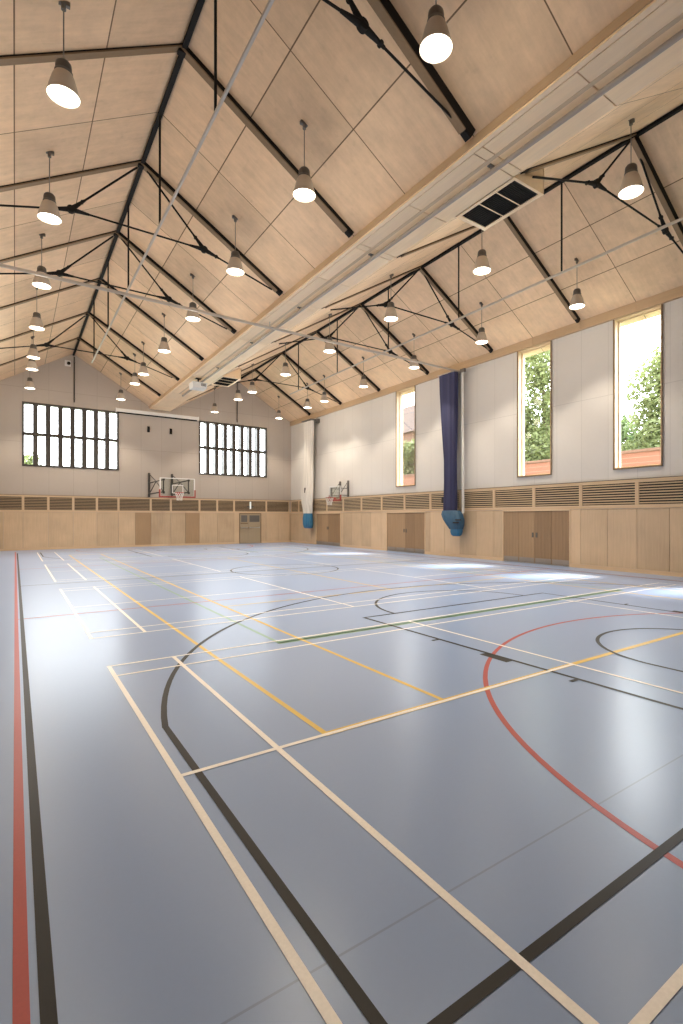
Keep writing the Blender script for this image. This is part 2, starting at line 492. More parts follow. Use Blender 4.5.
# ------------------------------------------------------------------ dado cladding
def dado_x(name, x, sgn, ya, yb, joints, gaps, label):
    """boarding on a wall facing -X (sgn -1) or +X; ledge, mid rail and skirting are parts"""
    d = empty(name, (x, ya, 0)); tag(d, label, kind='structure')
    t0, t1 = sorted((x, x - sgn * .04)); o = (x, ya, 0)
    js = sorted({ya, yb, *joints, *[g for gg in gaps for g in gg]})
    for a, b in zip(js, js[1:]):
        if any(g0 - .01 < (a + b) / 2 < g1 + .01 for g0, g1 in gaps): continue
        MB(o).box(t0, t1, a + .006, b - .006, .13, 2.0).build('panel', M['dado'], d)
    for z0, z1, nm, dx in ((2.012, 2.09, 'mid_rail', .012), (2.84, 2.91, 'top_rail', .012)):
        q0, q1 = sorted((x + sgn * dx, x - sgn * .04))
        MB(o).box(q0, q1, ya, yb, z0, z1).build(nm, M['frame_y'], d)
    q0, q1 = sorted((x + sgn * .02, x - sgn * .04))
    MB(o).box(q0, q1, ya, yb, 2.912, 2.925).build('shadow_gap', M['steelg'], d)
    segs, a = [], ya
    for g0, g1 in sorted(gaps): segs.append((a, g0)); a = g1
    segs.append((a, yb))
    q0, q1 = sorted((x + sgn * .012, x - sgn * .04))
    for a, b in segs:
        if b - a > .05: MB(o).box(q0, q1, a, b, 0, .125).build('baseboard', M['frame_y'], d)
    return d
posts_r = [6.16 + 1.905 * k for k in range(-4, 14)]      # louvre posts on the side wall
jr = []
for k in range(-8, 28):
    jr.append(6.16 + .9525 * k)
jr = [j for j in jr if YN < j < YF]
dado_x('trim_dado_right', XR, -1, YN, YF, jr, side_doors, 'birch plywood dado along the window wall')
dado_x('trim_dado_left', XL, 1, YN, YF, jr, [], 'birch plywood dado along the wall beside the camera')
far_j = [-.49, .345, 1.46, 2.617, 3.767, 4.865, 5.742, 6.62, 7.74, 8.60, 9.458, 10.577, 11.688, 12.035, 13.56, 13.93, 14.8, 15.64]
def dado_y(name, y, sgn, js, gaps, special, label):
    d = empty(name, (XL, y, 0)); tag(d, label, kind='structure'); o = (XL, y, 0)
    t0, t1 = sorted((y, y - sgn * .04))
    js = [XL] + js + [XR]
    for a, b in zip(js, js[1:]):
        if any(g0 - .01 < (a + b) / 2 < g1 + .01 for g0, g1 in gaps): continue
        p = MB(o).box(a + .006, b - .006, t0, t1, .11, 2.0).build('panel', M['doorl'] if any(abs(a - s) < .02 for s in special) else M['dado'], d)
        if any(abs(a - s) < .02 for s in special): p['label'] = 'darker boarded panel'
    for z0, z1, nm, dx in ((2.012, 2.09, 'mid_rail', .012), (2.83, 2.90, 'top_rail', .012)):
        q0, q1 = sorted((y + sgn * dx, y - sgn * .04)); MB(o).box(XL, XR, q0, q1, z0, z1).build(nm, M['frame_x'], d)
    q0, q1 = sorted((y + sgn * .02, y - sgn * .04)); MB(o).box(XL, XR, q0, q1, 2.902, 2.915).build('shadow_gap', M['steelg'], d)
    segs, a = [], XL
    for g0, g1 in sorted(gaps): segs.append((a, g0)); a = g1
    segs.append((a, XR))
    q0, q1 = sorted((y + sgn * .012, y - sgn * .04))
    for a, b in segs: MB(o).box(a, b, q0, q1, 0, .105).build('baseboard', M['frame_x'], d)
    return d
dado_y('trim_dado_far', YF, -1, far_j, [far_door], (5.742, 8.60), 'birch plywood dado along the gabled end wall')
dado_y('trim_dado_near', YN, 1, far_j, [], (), 'birch plywood dado along the wall behind the camera')

# ---- timber louvre grilles above the dado (each bay its own thing)
def louvre(axis, a, b, plane, sgn):
    """axis 'y': bay runs along Y on plane X; axis 'x': along X on plane Y"""
    z0, z1 = 2.095, 2.835
    o = ((plane, a, z0) if axis == 'y' else (a, plane, z0))
    r = empty('louvre_grille', o)
    def bx(m, u0, u1, d0, d1, za, zb):       # d: depth into the wall from the face
        p, q = sorted((plane - sgn * d0, plane - sgn * d1))
        if axis == 'y': m.box(p, q, u0, u1, za, zb)
        else: m.box(u0, u1, p, q, za, zb)
    ft = .055
    m = MB(o)
    bx(m, a + .004, a + ft, -.012, .035, z0, z1); bx(m, b - ft, b - .004, -.012, .035, z0, z1)
    bx(m, a + ft, b - ft, -.010, .035, z0, z0 + .03); bx(m, a + ft, b - ft, -.010, .035, z1 - .03, z1)
    m.build('frame', M['frame'], r)
    m = MB(o); bx(m, a + ft, b - ft, .036, .043, z0 + .02, z1 - .02); m.build('backing', M['dark'], r)
    m = MB(o); n = 8; pit = (z1 - z0 - .08) / n
    for i in range(n):
        zc = z0 + .04 + pit * (i + .5)
        bx(m, a + ft, b - ft, .002, .035, zc - pit * .24, zc + pit * .20)
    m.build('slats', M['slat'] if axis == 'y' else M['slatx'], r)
    return r
ordn = ['first', 'second', 'third', 'fourth', 'fifth', 'sixth', 'seventh', 'eighth', 'ninth', 'tenth', 'eleventh', 'twelfth', 'thirteenth', 'fourteenth', 'fifteenth', 'sixteenth', 'seventeenth', 'eighteenth', 'nineteenth']
pr = [p for p in posts_r if p > .4] + [32.06]
pr = pr[:-2] + [30.9, 32.08] if pr[-2] > 30.5 else pr
for i, (a, b) in enumerate(reversed(list(zip(pr, pr[1:])))):
    if b - a < .3: continue
    tag(louvre('y', a, b, XR, -1), 'slatted timber louvre grille, %s from the far corner along the window wall' % ordn[i], 'grille', 'louvre grilles on the window wall')
pf = [XL + .02, -.80, .345, 1.46, 2.617, 3.767, 4.865, 6.597, 7.74, 9.458, 10.577, 11.688, 13.93, 15.64]
for i, (a, b) in enumerate(zip(pf, pf[1:])):
    if i == 0: continue
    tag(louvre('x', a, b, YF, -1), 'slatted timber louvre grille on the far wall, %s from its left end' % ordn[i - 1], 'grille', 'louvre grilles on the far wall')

# ------------------------------------------------------------------ windows
wn = 0
for (a, b) in side_wins:
    wn += 1
    o = (XW, a, WZ0)
    win = empty('window_%d' % wn, o); tag(win, 'tall narrow window with timber reveal in the side wall', kind='structure')
    D = WT
    m = MB(o)                      # timber lining of the opening
    t = .03
    m.box(XW - .03, XW + D - .10, a - .0, a + t, WZ0, WZ1); m.box(XW - .03, XW + D - .10, b - t, b + .0, WZ0, WZ1)
    m.box(XW - .03, XW + D - .10, a + t, b - t, WZ0, WZ0 + t); m.box(XW - .03, XW + D - .10, a + t, b - t, WZ1 - t, WZ1)
    m.build('lining', M['frame'], win)
    m = MB(o)                      # dark outer edge bead
    e = .03
    m.box(XW - .05, XW - .031, a - e, a + .004, WZ0 - e, WZ1 + .0); m.box(XW - .05, XW - .031, b - .004, b + e, WZ0 - e, WZ1)
    m.box(XW - .05, XW - .031, a - e, b + e, WZ0 - e, WZ0 + .004)
    m.build('edge_bead', M['rafter'], win)
    m = MB(o); xg = XW + .17
    m.box(xg, xg + .06, a + t, a + t + .03, WZ0 + t, WZ1 - t); m.box(xg, xg + .06, b - t - .03, b - t, WZ0 + t, WZ1 - t)
    m.box(xg, xg + .06, a + t + .03, b - t - .03, WZ0 + t, WZ0 + t + .03); m.box(xg, xg + .06, a + t + .03, b - t - .03, WZ1 - t - .03, WZ1 - t)
    m.build('frame', M['frame'], win)
    MB(o).add([(xg + .03, a + .06, WZ0 + .06), (xg + .03, b - .06, WZ0 + .06), (xg + .03, b - .06, WZ1 - .06), (xg + .03, a + .06, WZ1 - .06)], [(0, 1, 2, 3)]).build('glass', M['glass'], win)
for (a, b) in far_wins:
    wn += 1
    o = (a, YW, FZ0)
    win = empty('window_%d' % wn, o); tag(win, 'wide dark framed window of sixteen panes in the gabled end wall', kind='structure')
    y0, y1 = YW - .03, YW + WT - .12
    m = MB(o); t = .10
    m.box(a, a + t, y0, y1, FZ0, FZ1); m.box(b - t, b, y0, y1, FZ0, FZ1)
    m.box(a + t, b - t, y0, y1, FZ0, FZ0 + t); m.box(a + t, b - t, y0, y1, FZ1 - t, FZ1)
    m.build('frame', M['steelg'], win)
    p = (b - a - .04) / 8
    for i in range(1, 8):
        xc = a + .02 + p * i
        mu = MB(o).box(xc - .115, xc + .115, y0 + .04, y1 - .02, FZ0 + t, FZ1 - t).build('mullion', M['steelg'], win)
        MB(o).box(xc - .10, xc + .10, y1 - .02, y1 + .30, FZ0 + .02, FZ1 - .02).build('fin', M['fin'], mu)['label'] = 'pale grey fin outside the glass'
    MB(o).box(a + t, b - t, y0 + .05, y1 - .04, 6.06, 6.22).build('mid_rail', M['steelg'], win)
    yg = y1 - .05
    for i in range(8):
        x0, x1 = a + .02 + p * i + .03, a + .02 + p * (i + 1) - .03
        for z0, z1 in ((FZ0 + t - .02, 6.10), (6.18, FZ1 - t + .02)):
            MB(o).add([(x0, yg, z0), (x1, yg, z0), (x1, yg, z1), (x0, yg, z1)], [(0, 1, 2, 3)]).build('glass', M['glass'], win)

# ------------------------------------------------------------------ doors
dn = 0
for (a, b) in side_doors:
    dn += 1
    o = (XR, a, 0)
    d = empty('door_%d' % dn, o); tag(d, 'dark timber boarded store doors in the dado of the window wall', kind='structure')
    m = MB(o)
    m.box(XR - .015, XR + .04, a - .0, a + .05, 0, 2.0); m.box(XR - .015, XR + .04, b - .05, b, 0, 2.0); m.box(XR - .015, XR + .04, a + .05, b - .05, 1.96, 2.01)
    m.build('frame', M['frame'], d)
    n = 4; pw = (b - a - .10) / n
    for i in range(n):
        y0, y1 = a + .05 + i * pw + .004, a + .05 + (i + 1) * pw - .004
        lf = MB(o)
        nb = 5; bw = (y1 - y0) / nb
        for q in range(nb):
            lf.box(XR + .012, XR + .04, y0 + q * bw + .003, y0 + (q + 1) * bw - .003, .03, 1.955)
        lf.box(XR + .02, XR + .042, y0, y1, .03, 1.955)
        leaf = lf.build('door_leaf', M['doorl'] if (i > 1) else M['doorw'], d)
        kp = MB(o).box(XR + .004, XR + .014, y0 + .02, y1 - .02, .04, .22).build('kick_plate', M['kick'], leaf)
        if i in (1, 2):
            yh = y1 - .08 if i == 1 else y0 + .08
            MB(o).box(XR - .002, XR + .012, yh - .035, yh + .035, .98, 1.16).build('flush_handle', M['housing'], leaf)
dn += 1
a, b = far_door; o = (a, YF, 0)
d = empty('door_%d' % dn, o); tag(d, 'grey-beige double exit door in the far wall dado', kind='structure')
m = MB(o).box(a, a + .05, YF - .02, YF + .04, 0, 2.0).box(b - .05, b, YF - .02, YF + .04, 0, 2.0).box(a + .05, b - .05, YF - .02, YF + .04, 1.95, 2.01)
m.build('frame', M['rafter'], d)
mid = a + .62
for i, (x0, x1) in enumerate(((a + .05, mid), (mid, b - .05))):
    leaf = MB(o).box(x0 + .005, x1 - .005, YF + .0, YF + .04, .02, 1.95).build('door_leaf', M['doorg'], d)
    MB(o).box(x0 + .08, x1 - .08, YF - .006, YF + .004, 1.42, 1.86).build('vision_panel', M['galv'], leaf)
    MB(o).tube((x0 + .08, YF - .07, 1.05), (x1 - .08, YF - .07, 1.05), .022).box(x0 + .07, x0 + .11, YF - .07, YF, 1.0, 1.1).box(x1 - .11, x1 - .07, YF - .07, YF, 1.0, 1.1).build('push_bar', M['chrome'], leaf)
    if i == 0: MB(o).box(x0 + .04, x1 - .04, YF - .015, YF + .002, 1.30, 1.36).build('rail', M['rafter'], leaf)
# small emergency light fitting above that door
o = (12.78, YF - .06, 2.47)
e = empty('emergency_light', o); tag(e, 'small pale emergency light fitting above the far double door', 'light fitting')
MB(o).box(12.56, 13.00, YF - .07, YF - .013, 2.38, 2.44).build('body', M['galv'], e)
MB(o).box(12.74, 12.82, YF - .08, YF - .013, 2.28, 2.76).build('diffuser', M['sign'], e)

# ------------------------------------------------------------------ roof steelwork
for nm, rx in (('left', RL), ('right', RR)):
    m = MB((rx, YN, ZR - .1)).box(rx - .045, rx + .045, YN, YF + .04, ZR - .11, ZR - .046)
    tag(m.build('ridge_beam', M['steel']), 'black steel ridge beam under the %s roof' % nm, 'beam', kind='thing')
def roof_frame(rx, y, tied, label, right):
    r = empty('roof_truss' if tied else 'rafter_pair', (rx, y, 8.3)); o = (rx, y, 8.3)
    tag(r, label, 'truss' if tied else 'rafter', 'roof frames under the %s roof' % ('right' if right else 'left'), kind='thing')
    foot_l = (XL + .02 - rx) if not right else (VR + .12 - rx)
    foot_r = (VL - .06 - rx) if not right else (XR - .12 - rx)
    for sgn, f in ((-1, foot_l), (1, foot_r)):
        L = abs(f)
        p = Vector((rx, y, ZR)); q = Vector((rx + sgn * L, y, ZR - SL * L))
        nrm = Vector((sgn * SL, 0, 1)).normalized()
        # descending to the left the steel is shallow, to the right a deeper channel; strip of timber beneath
        dp = (.025 if sgn < 0 else (.13 if right else .09)) if y > 7 else (.03 if sgn < 0 else .19)
        wd = .15 if sgn < 0 or not right else .11
        off = p - nrm * (dp / 2); off2 = q - nrm * (dp / 2)
        yy = Vector((0, -.02, 0))
        rf = MB(o).beam(off + yy, off2 + yy, wd, dp, nrm).build('rafter', M['steel'], r)
        tq = (q - p).normalized()
        b1, b2 = p - nrm * (dp + .013), q - nrm * (dp + .013) - tq * .16
        MB(o).beam(b1 + yy, b2 + yy, wd + .002, .026, nrm).build('timber_strip', M['rafter'], rf)
        if right and sgn < 0: continue
        e1 = q - nrm * (dp / 2 + .02)
        MB(o).beam(e1 + yy - tq * .15, e1 + yy, wd - .03, dp + .012, nrm).build('end_plate', M['steel'], r)
    # ridge plate
    MB(o).box(rx - .10, rx + .10, y - .06, y + .06, ZR - .16, ZR - .02).build('ridge_plate', M['steel'], r)
    if not tied: return r
    zn, xn = 8.965, 1.555
    nodes = {}
    for sgn, f in ((-1, foot_l), (1, foot_r)):
        n = Vector((rx + sgn * xn, y, zn)); nodes[sgn] = n
        top = Vector((rx + sgn * .12, y, ZR - .20))
        L = abs(f) - .32
        ft = Vector((rx + sgn * L, y, ZR - SL * L - .18))
        MB(o).tube(n, top, .024).build('strut', M['steel'], r)
        MB(o).tube(n, ft, .022).build('tie_rod', M['steel'], r)
        nd = MB(o)
        other = Vector((rx - sgn * xn, y, zn))
        for tgt, ln in ((top, .42), (ft, .42), (other, .38)):
            dd = (tgt - n).normalized()
            nd.tube(n, n + dd * ln, .062, 10, .028)
        nd.tube(n - Vector((0, .05, 0)), n + Vector((0, .05, 0)), .085, 14)
        for tgt in (top, ft):
            dd = (tgt - n).normalized(); c = n + dd * .34
            nd.tube(c - Vector((0, .045, 0)), c + Vector((0, .045, 0)), .035, 10)
        nd.build('node', M['steel'], r)
    MB(o).tube(nodes[-1], nodes[1], .022).build('cross_tie', M['steel'], r)
    return r
for k, y in enumerate(TY):
    tied = k in (0, 2, 3, 5)
    for right, rx in ((False, RL), (True, RR)):
        sd = 'right' if right else 'left'
        lab = ('black steel tied truss, %s frame from the camera under the %s roof' if tied else 'plain pair of rafters without ties, %s frame from the camera under the %s roof') % (ordn[k], sd)
        roof_frame(rx, y, tied, lab, right)

# ------------------------------------------------------------------ net tracks, hangers, pipes
def track(rx, z, y0, y1, nm):
    o = (rx, y0, z); r = empty('net_track', o); tag(r, 'pale grey net track hung on black rods below the %s ridge' % nm, 'track')
    MB(o).box(rx - .02, rx + .02, y0, y1, z - .026, z + .026).build('rail', M['rail'], r)
    for k in range(-2, 5):
        y = 8.065 + 3.81 * k
        if y0 < y < y1:
            MB(o).tube((rx, y, z + .03), (rx, y, ZR - .11), .024).build('hanger_rod', M['steel'], r)
    return r
track(RL, 8.2, YN, 24.0, 'left'); track(RR, 8.22, YN, 24.3, 'right')
o = (XL, 15.5, 7.98)
r = empty('curtain_track', o); tag(r, 'pale grey curtain rail running across the hall below the trusses', 'track')
MB(o).box(XL + .0, XR - .02, 15.47, 15.53, 7.925, 7.995).build('rail', M['rail'], r)
for x in (6.85,):
    MB(o).tube((x, 15.5, 7.99), (x, 15.5, VZ), .015).build('hanger', M['rail'], r)
# service pipe clipped under the valley boxing
o = (7.15, YN, 8.03)
r = empty('service_pipe', o); tag(r, 'grey service pipe clipped under the plywood valley boxing', 'pipe')
MB(o).tube((7.15, YN, 8.06), (7.15, 27.2, 8.06), .045, 14).build('pipe', M['pipe'], r)
y = 6.3 - 3.81 * 2
while y < 27:
    if y > YN + .1:
        MB(o).box(7.12, 7.18, y - .025, y + .025, 8.03, 8.15).box(7.06, 7.24, y - .04, y + .04, 8.135, 8.15).build('bracket', M['galv'], r)
    y += 3.81
o = (6.99, YN, 8.142)  # service pipe's shadow painted as a thin warm-coloured strip on the boxing
r = MB(o).box(6.955, 7.03, YN, 27.2, 8.142, 8.15); tag(r.build('pipe_shadow_strip', M['frame_y']), 'painted strip standing for the pipe shadow under the plywood valley boxing', 'painted shadow')

# air grilles in dropped plywood boxes beside the valley
for (ya, yb, lab) in ((6.24, 7.80, 'large black three-part air grille in a plywood box beside the near valley boxing'), (22.72, 24.40, 'small-looking black air grille in a plywood box high near the projector')):
    x0, x1 = 7.71, 8.60; o = (x0, ya, VZ)
    g = empty('air_grille', o); tag(g, lab, 'air grille', 'ceiling air grilles')
    zt = VZ + SL * (x1 - VR)
    m = MB(o)
    m.prism_y([(x0, VZ - .002), (x1, VZ - .002), (x1, zt - .005), (x0 , VZ + .015)], ya, ya + .02)
    m.prism_y([(x0, VZ - .002), (x1, VZ - .002), (x1, zt - .005), (x0, VZ + .015)], yb - .02, yb)
    m.box(x1 - .02, x1, ya, yb, VZ - .002, zt - .005)
    m.build('plywood_box', M['soffit'], g)
    f = MB(o)
    f.box(x0, x0 + .07, ya, yb, VZ - .012, VZ + .006); f.box(x1 - .09, x1, ya, yb, VZ - .012, VZ + .006)
    f.box(x0 + .07, x1 - .09, ya, ya + .06, VZ - .012, VZ + .006); f.box(x0 + .07, x1 - .09, yb - .10, yb, VZ - .012, VZ + .006)
    n3 = (yb - .10 - ya - .12) / 3
    for i in (1, 2): f.box(x0 + .07, x1 - .09, ya + .06 + n3 * i - .012, ya + .06 + n3 * i + .012, VZ - .012, VZ + .006)
    f.build('frame', M['soffit'], g)
    s = MB(o)
    yy = ya + .13
    while yy < yb - .11:
        s.box(x0 + .07, x1 - .09, yy, yy + .008, VZ - .004, VZ + .02); yy += .045
    s.build('louvre_blades', M['steel'], g)
    MB(o).box(x0 + .07, x1 - .09, ya + .06, yb - .10, VZ + .012, VZ + .016).build('backing', M['dark'], g)

# ------------------------------------------------------------------ pendant lamps
LZ = 8.07
def make_lamp():
    r = empty('pendant_lamp', (0, 0, 0))
    top = 9.49 - LZ - .01
    MB().tube((0, 0, .52), (0, 0, top - .06), .0095, 8).build('cord', M['cord'], r)
    hk = MB().tube((0, 0, top - .10), (0, 0, top + .03), .035, 12); hk.box(-.085, .085, -.03, .03, top - .03, top + .035)
    hk.build('ceiling_hook', M['galv'], r)
    MB().lathe([(.001, .535), (.045, .532), (.082, .52), (.104, .49), (.110, .45), (.110, .335), (.098, .33)], 28).build('housing', M['housing'], r)
    MB().lathe([(.108, .335), (.122, .335), (.122, .375), (.110, .385)], 28).build('collar', M['galv'], r)
    MB().lathe([(.104, .345), (.122, .338), (.147, .29), (.170, .21), (.195, .115), (.214, .045), (.223, .012), (.224, 0.), (.218, -.002),
                (.212, .012), (.202, .045), (.183, .115), (.158, .21), (.135, .29), (.10, .33)], 36).build('shade', M['shade'], r)
    n = 36
    MB().lathe([(.0005, -.004), (.08, -.002), (.16, .004), (.213, .014)], 36).build('lens', M['lens'], r)
    return r
spot = bpy.data.lights.new('lamp_glow', 'SPOT')
SPOT_W = 300
spot.energy = SPOT_W; spot.color = (1., .885, .72); spot.spot_size = R_(104); spot.spot_blend = .45; spot.shadow_soft_size = .16
proto = make_lamp()
LY = [5.09, 8.90, 12.71, 16.52, 20.33, 24.14, 26.10, 29.98]
rows = [('L1', .60, 'leftmost row', LY), ('L2', 4.66, 'row left of the valley boxing', LY),
        ('R1', 9.72, 'row right of the valley boxing', LY), ('R2', 13.87, 'row nearest the window wall', LY)]
fill_light = bpy.data.lights.new('ceiling_fill', 'POINT')      # added unseen point light below each lens, brightens the ceiling
fill_light.energy = 20; fill_light.color = spot.color; fill_light.shadow_soft_size = .2
first = True
for nm, x, desc, yl in rows:
    vis = 0
    for y in yl:
        if y < 6 and nm in ('L1', 'R2'): continue        # none hangs there in the picture
        z_ceil = ZR - SL * abs(x - (RL if x < 7 else RR))
        lp = proto if first else copy_tree(proto)
        first = False
        lp.location = (x, y, LZ + (z_ceil - 9.49))
        lab = 'grey bell pendant lamp, %s in the %s' % (('nearest the camera' if vis == 0 else ordn[vis] + ' from camera'), desc)
        tag(lp, lab, 'lamp', 'pendant lamps, ' + desc)
        vis += 1
        li = bpy.data.objects.new('lamp_glow', spot); col.objects.link(li); li.parent = lp; li.location = (0, 0, -.03)
        l2 = bpy.data.objects.new('ceiling_fill', fill_light); col.objects.link(l2); l2.parent = lp; l2.location = (0, 0, -.24)

# ------------------------------------------------------------------ basketball goals
def goal_far():
    cx, yb = 7.20, 28.40
    o = (cx, YF - .1, 2.9); r = empty('basketball_goal', o)
    tag(r, 'clear basketball backboard on long folding arms from the far wall', 'basketball goal')
    bw, z0, z1 = .90, 2.84, 3.84
    bd = MB(o).box(cx - bw, cx + bw, yb, yb + .02, z0, z1).build('backboard', M['acrylic'], r)
    f = MB(o); t = .035
    f.box(cx - bw - .02, cx - bw + t, yb - .012, yb + .035, z0, z1); f.box(cx + bw - t, cx + bw + .02, yb - .012, yb + .035, z0, z1)
    f.box(cx - bw, cx + bw, yb - .012, yb + .035, z1 - t, z1 + .01); f.box(cx - bw, cx + bw, yb - .012, yb + .035, z0, z0 + t)
    for (p, q) in ((-.295, -.255), (.255, .295)): f.box(cx + p, cx + q, yb - .004, yb, 3.03, 3.48)
    f.box(cx - .295, cx + .295, yb - .004, yb, 3.44, 3.48); f.box(cx - .295, cx + .295, yb - .004, yb, 3.03, 3.07)
    f.build('board_frame', M['white'], bd)
    p = MB(o).box(cx - bw - .05, cx + bw + .05, yb - .03, yb + .05, z0 - .05, z0 + .03)
    p.box(cx - bw - .05, cx - bw + .02, yb - .03, yb + .05, z0 + .03, z0 + .38); p.box(cx + bw - .02, cx + bw + .05, yb - .03, yb + .05, z0 + .03, z0 + .38)
    p.build('edge_padding', M['redpad'], bd)
    hoop(o, r, (cx, yb - .38, 3.05), Vector((0, 1, 0)), .36)
    for sx in (-.65, .65):
        x = cx + sx - .05
        MB(o).box(x - .05, x + .05, YF - .1, YF - .02 + .06, 2.93, 4.35).build('wall_post', M['steelg'], r)
        a = MB(o)
        a.tube((x, YF - .07, 3.1), (x, yb + .12, 3.1), .035); a.tube((x, YF - .07, 3.75), (x, yb + .12, 3.75), .03)
        a.tube((x, YF - .07, 3.1), (x, (yb + YF) / 2, 3.75), .024); a.tube((x, (yb + YF) / 2, 3.75), (x, yb + .12, 3.1), .024)
        a.tube((x, YF - .07, 4.3), (x, (yb + YF) / 2, 3.75), .02)
        a.tube((x, yb + .10, 3.0), (x, yb + .10, 3.82), .03); a.box(x - .05, x + .05, yb + .02, yb + .10, 3.0, 3.12); a.box(x - .05, x + .05, yb + .02, yb + .10, 3.7, 3.82)
        a.build('arm', M['steelg'], r)
    return r
def hoop(o, r, c, back, reach):
    c = Vector(c); m = MB(o); n = 28; R = .225
    pts = [c + Vector((R * math.cos(2 * math.pi * i / n), R * math.sin(2 * math.pi * i / n), 0)) for i in range(n + 1)]
    m.path(pts, .016, 8)
    side = Vector((-back.y, back.x, 0))
    for s in (-.09, .09):
        m.tube(c + back * (R * .92) + side * s, c + back * reach + side * s, .014)
    bc = c + back * (reach + .0)
    e = side * .12
    m.hexa([bc - e - Vector((0, 0, .12)), bc + e - Vector((0, 0, .12)), bc + e - Vector((0, 0, .12)) + back * .012, bc - e - Vector((0, 0, .12)) + back * .012,
            bc - e + Vector((0, 0, .03)), bc + e + Vector((0, 0, .03)), bc + e + Vector((0, 0, .03)) + back * .012, bc - e + Vector((0, 0, .03)) + back * .012])
    hp = m.build('hoop', M['red'], r)
    nt = MB(o); k = 12
    rad = [(.225, 0), (.19, -.12), (.155, -.24), (.13, -.33), (.14, -.42)]
    for i in range(k):
        for j in range(len(rad) - 1):
            for d in (-1, 1):
                t0 = 2 * math.pi * (i + (j % 2) * .5) / k; t1 = t0 + d * math.pi / k
                a = c + Vector((rad[j][0] * math.cos(t0), rad[j][0] * math.sin(t0), rad[j][1]))
                b = c + Vector((rad[j + 1][0] * math.cos(t1), rad[j + 1][0] * math.sin(t1), rad[j + 1][1]))
                nt.tube(a, b, .009, 5, caps=False)
    nt.build('hoop_net', M['white'], hp)
goal_far()
def goal_side():
    cy, xb = 25.10, 15.12
    o = (XR - .1, cy, 2.9); r = empty('basketball_goal', o)
    tag(r, 'small practice basketball backboard bracketed off the window wall', 'basketball goal')
    bw, z0, z1 = .60, 2.72, 3.52
    bd = MB(o).box(xb, xb + .02, cy - bw, cy + bw, z0, z1).build('backboard', M['acrylic'], r)
    f = MB(o); t = .03
    f.box(xb - .01, xb + .03, cy - bw - .02, cy - bw + t, z0, z1); f.box(xb - .01, xb + .03, cy + bw - t, cy + bw + .02, z0, z1)
    f.box(xb - .01, xb + .03, cy - bw, cy + bw, z1 - t, z1 + .01)
    f.build('board_frame', M['white'], bd)
    p = MB(o).box(xb - .03, xb + .05, cy - bw - .04, cy + bw + .04, z0 - .05, z0 + .04)
    p.box(xb - .03, xb + .05, cy - bw - .04, cy - bw + .02, z0 + .04, z0 + .3); p.box(xb - .03, xb + .05, cy + bw - .02, cy + bw + .04, z0 + .04, z0 + .3)
    p.build('edge_padding', M['redpad'], bd)
    hoop(o, r, (xb - .36, cy, 2.85), Vector((1, 0, 0)), .345)
    for sy in (-.44, .44):
        y = cy + sy
        MB(o).box(XR - .06, XR + .04, y - .04, y + .04, 2.93, 3.85).build('wall_post', M['galv'], r)
        a = MB(o)
        a.tube((XR - .05, y, 3.0), (xb + .06, y, 3.0), .022); a.tube((XR - .05, y, 3.75), (xb + .06, y, 3.05), .018)
        a.tube((XR - .05, y, 3.4), (xb + .06, y, 3.4), .02); a.box(xb + .02, xb + .07, y - .03, y + .03, 2.95, 3.45)
        a.build('arm', M['galv'], r)
goal_side()

# ------------------------------------------------------------------ division nets gathered at the wall
def loft(o, secs, n=64):
    """secs: (z, yc, halfwidth, xc, halfdepth, fold) rings with vertical folds"""
    m = MB(o); vs, fs = [], []
    for z, yc, hw, xc, hd, fo in secs:
        for i in range(n):
            t = 2 * math.pi * i / n
            ca, sa = math.cos(t), math.sin(t)
            k = 1 + fo * math.sin(t * 11 + .4 * z) + fo * .5 * math.sin(t * 17)
            sgn = lambda v: (abs(v) ** .6) * (1 if v > 0 else -1)
            vs.append((xc + hd * sgn(sa) * k, yc + hw * sgn(ca) * (1 + fo * .3 * math.sin(t * 9)), z))
    for k in range(len(secs) - 1):
        for i in range(n):
            j = (i + 1) % n; fs.append((k * n + i, k * n + j, (k + 1) * n + j, (k + 1) * n + i))
    m.add(vs, fs, True)
    m.add(vs[:n], [tuple(range(n))]); m.add(vs[-n:], [tuple(reversed(range(n)))])
    return m
XC = 15.40
o = (XC, 16.0, 1.0)
r = empty('division_net', o); tag(r, 'navy division net gathered into a tall bundle on the window wall', 'net curtain')
loft(o, [(7.93, 16.02, .52, XC, .15, .10), (7.2, 16.00, .50, XC, .15, .13), (6.2, 15.96, .46, XC, .14, .15), (5.2, 15.93, .40, XC, .13, .15),
         (4.2, 15.90, .33, XC, .12, .15), (3.2, 15.89, .34, XC, .12, .15), (2.4, 15.90, .36, XC, .13, .14), (1.9, 15.92, .37, XC, .13, .12)]).build('netting', M['netb'], r)
MB(o).box(XC - .12, XR - .0, 15.56, 16.60, 7.95, 7.99).box(XC - .04, XC + .04, 15.56, 16.62, 7.90, 7.95).build('top_bracket', M['rail'], r)
bg = loft(o, [(2.02, 15.86, .46, XC, .18, .05), (1.85, 15.78, .56, XC - .02, .22, .05), (1.62, 15.66, .53, XC - .04, .23, .06), (1.40, 15.57, .42, XC - .03, .22, .06),
         (1.22, 15.53, .31, XC - .02, .19, .05)])
b1 = bg.build('storage_pouch', M['bag'], r)
lob = loft(o, [(1.28, 15.52, .27, XC - .01, .17, .05), (1.10, 15.53, .27, XC - .01, .17, .05), (.98, 15.54, .23, XC, .15, .04), (.93, 15.54, .16, XC, .10, .02)])
lob.build('pouch_base', M['bagb'], b1)['label'] = 'bright blue pouch base'
st = MB(o)
for z, y in ((1.62, 15.16), (1.50, 15.30)):
    st.box(XC - .30, XC - .26, y - .16, y + .16, z - .025, z + .025)
st.build('buckle_strap', M['dark'], b1)
st = MB(o).box(XC - .10, XC + .08, 16.22, 16.36, 2.38, 2.62); st.build('tie_strap', M['dark'], r)
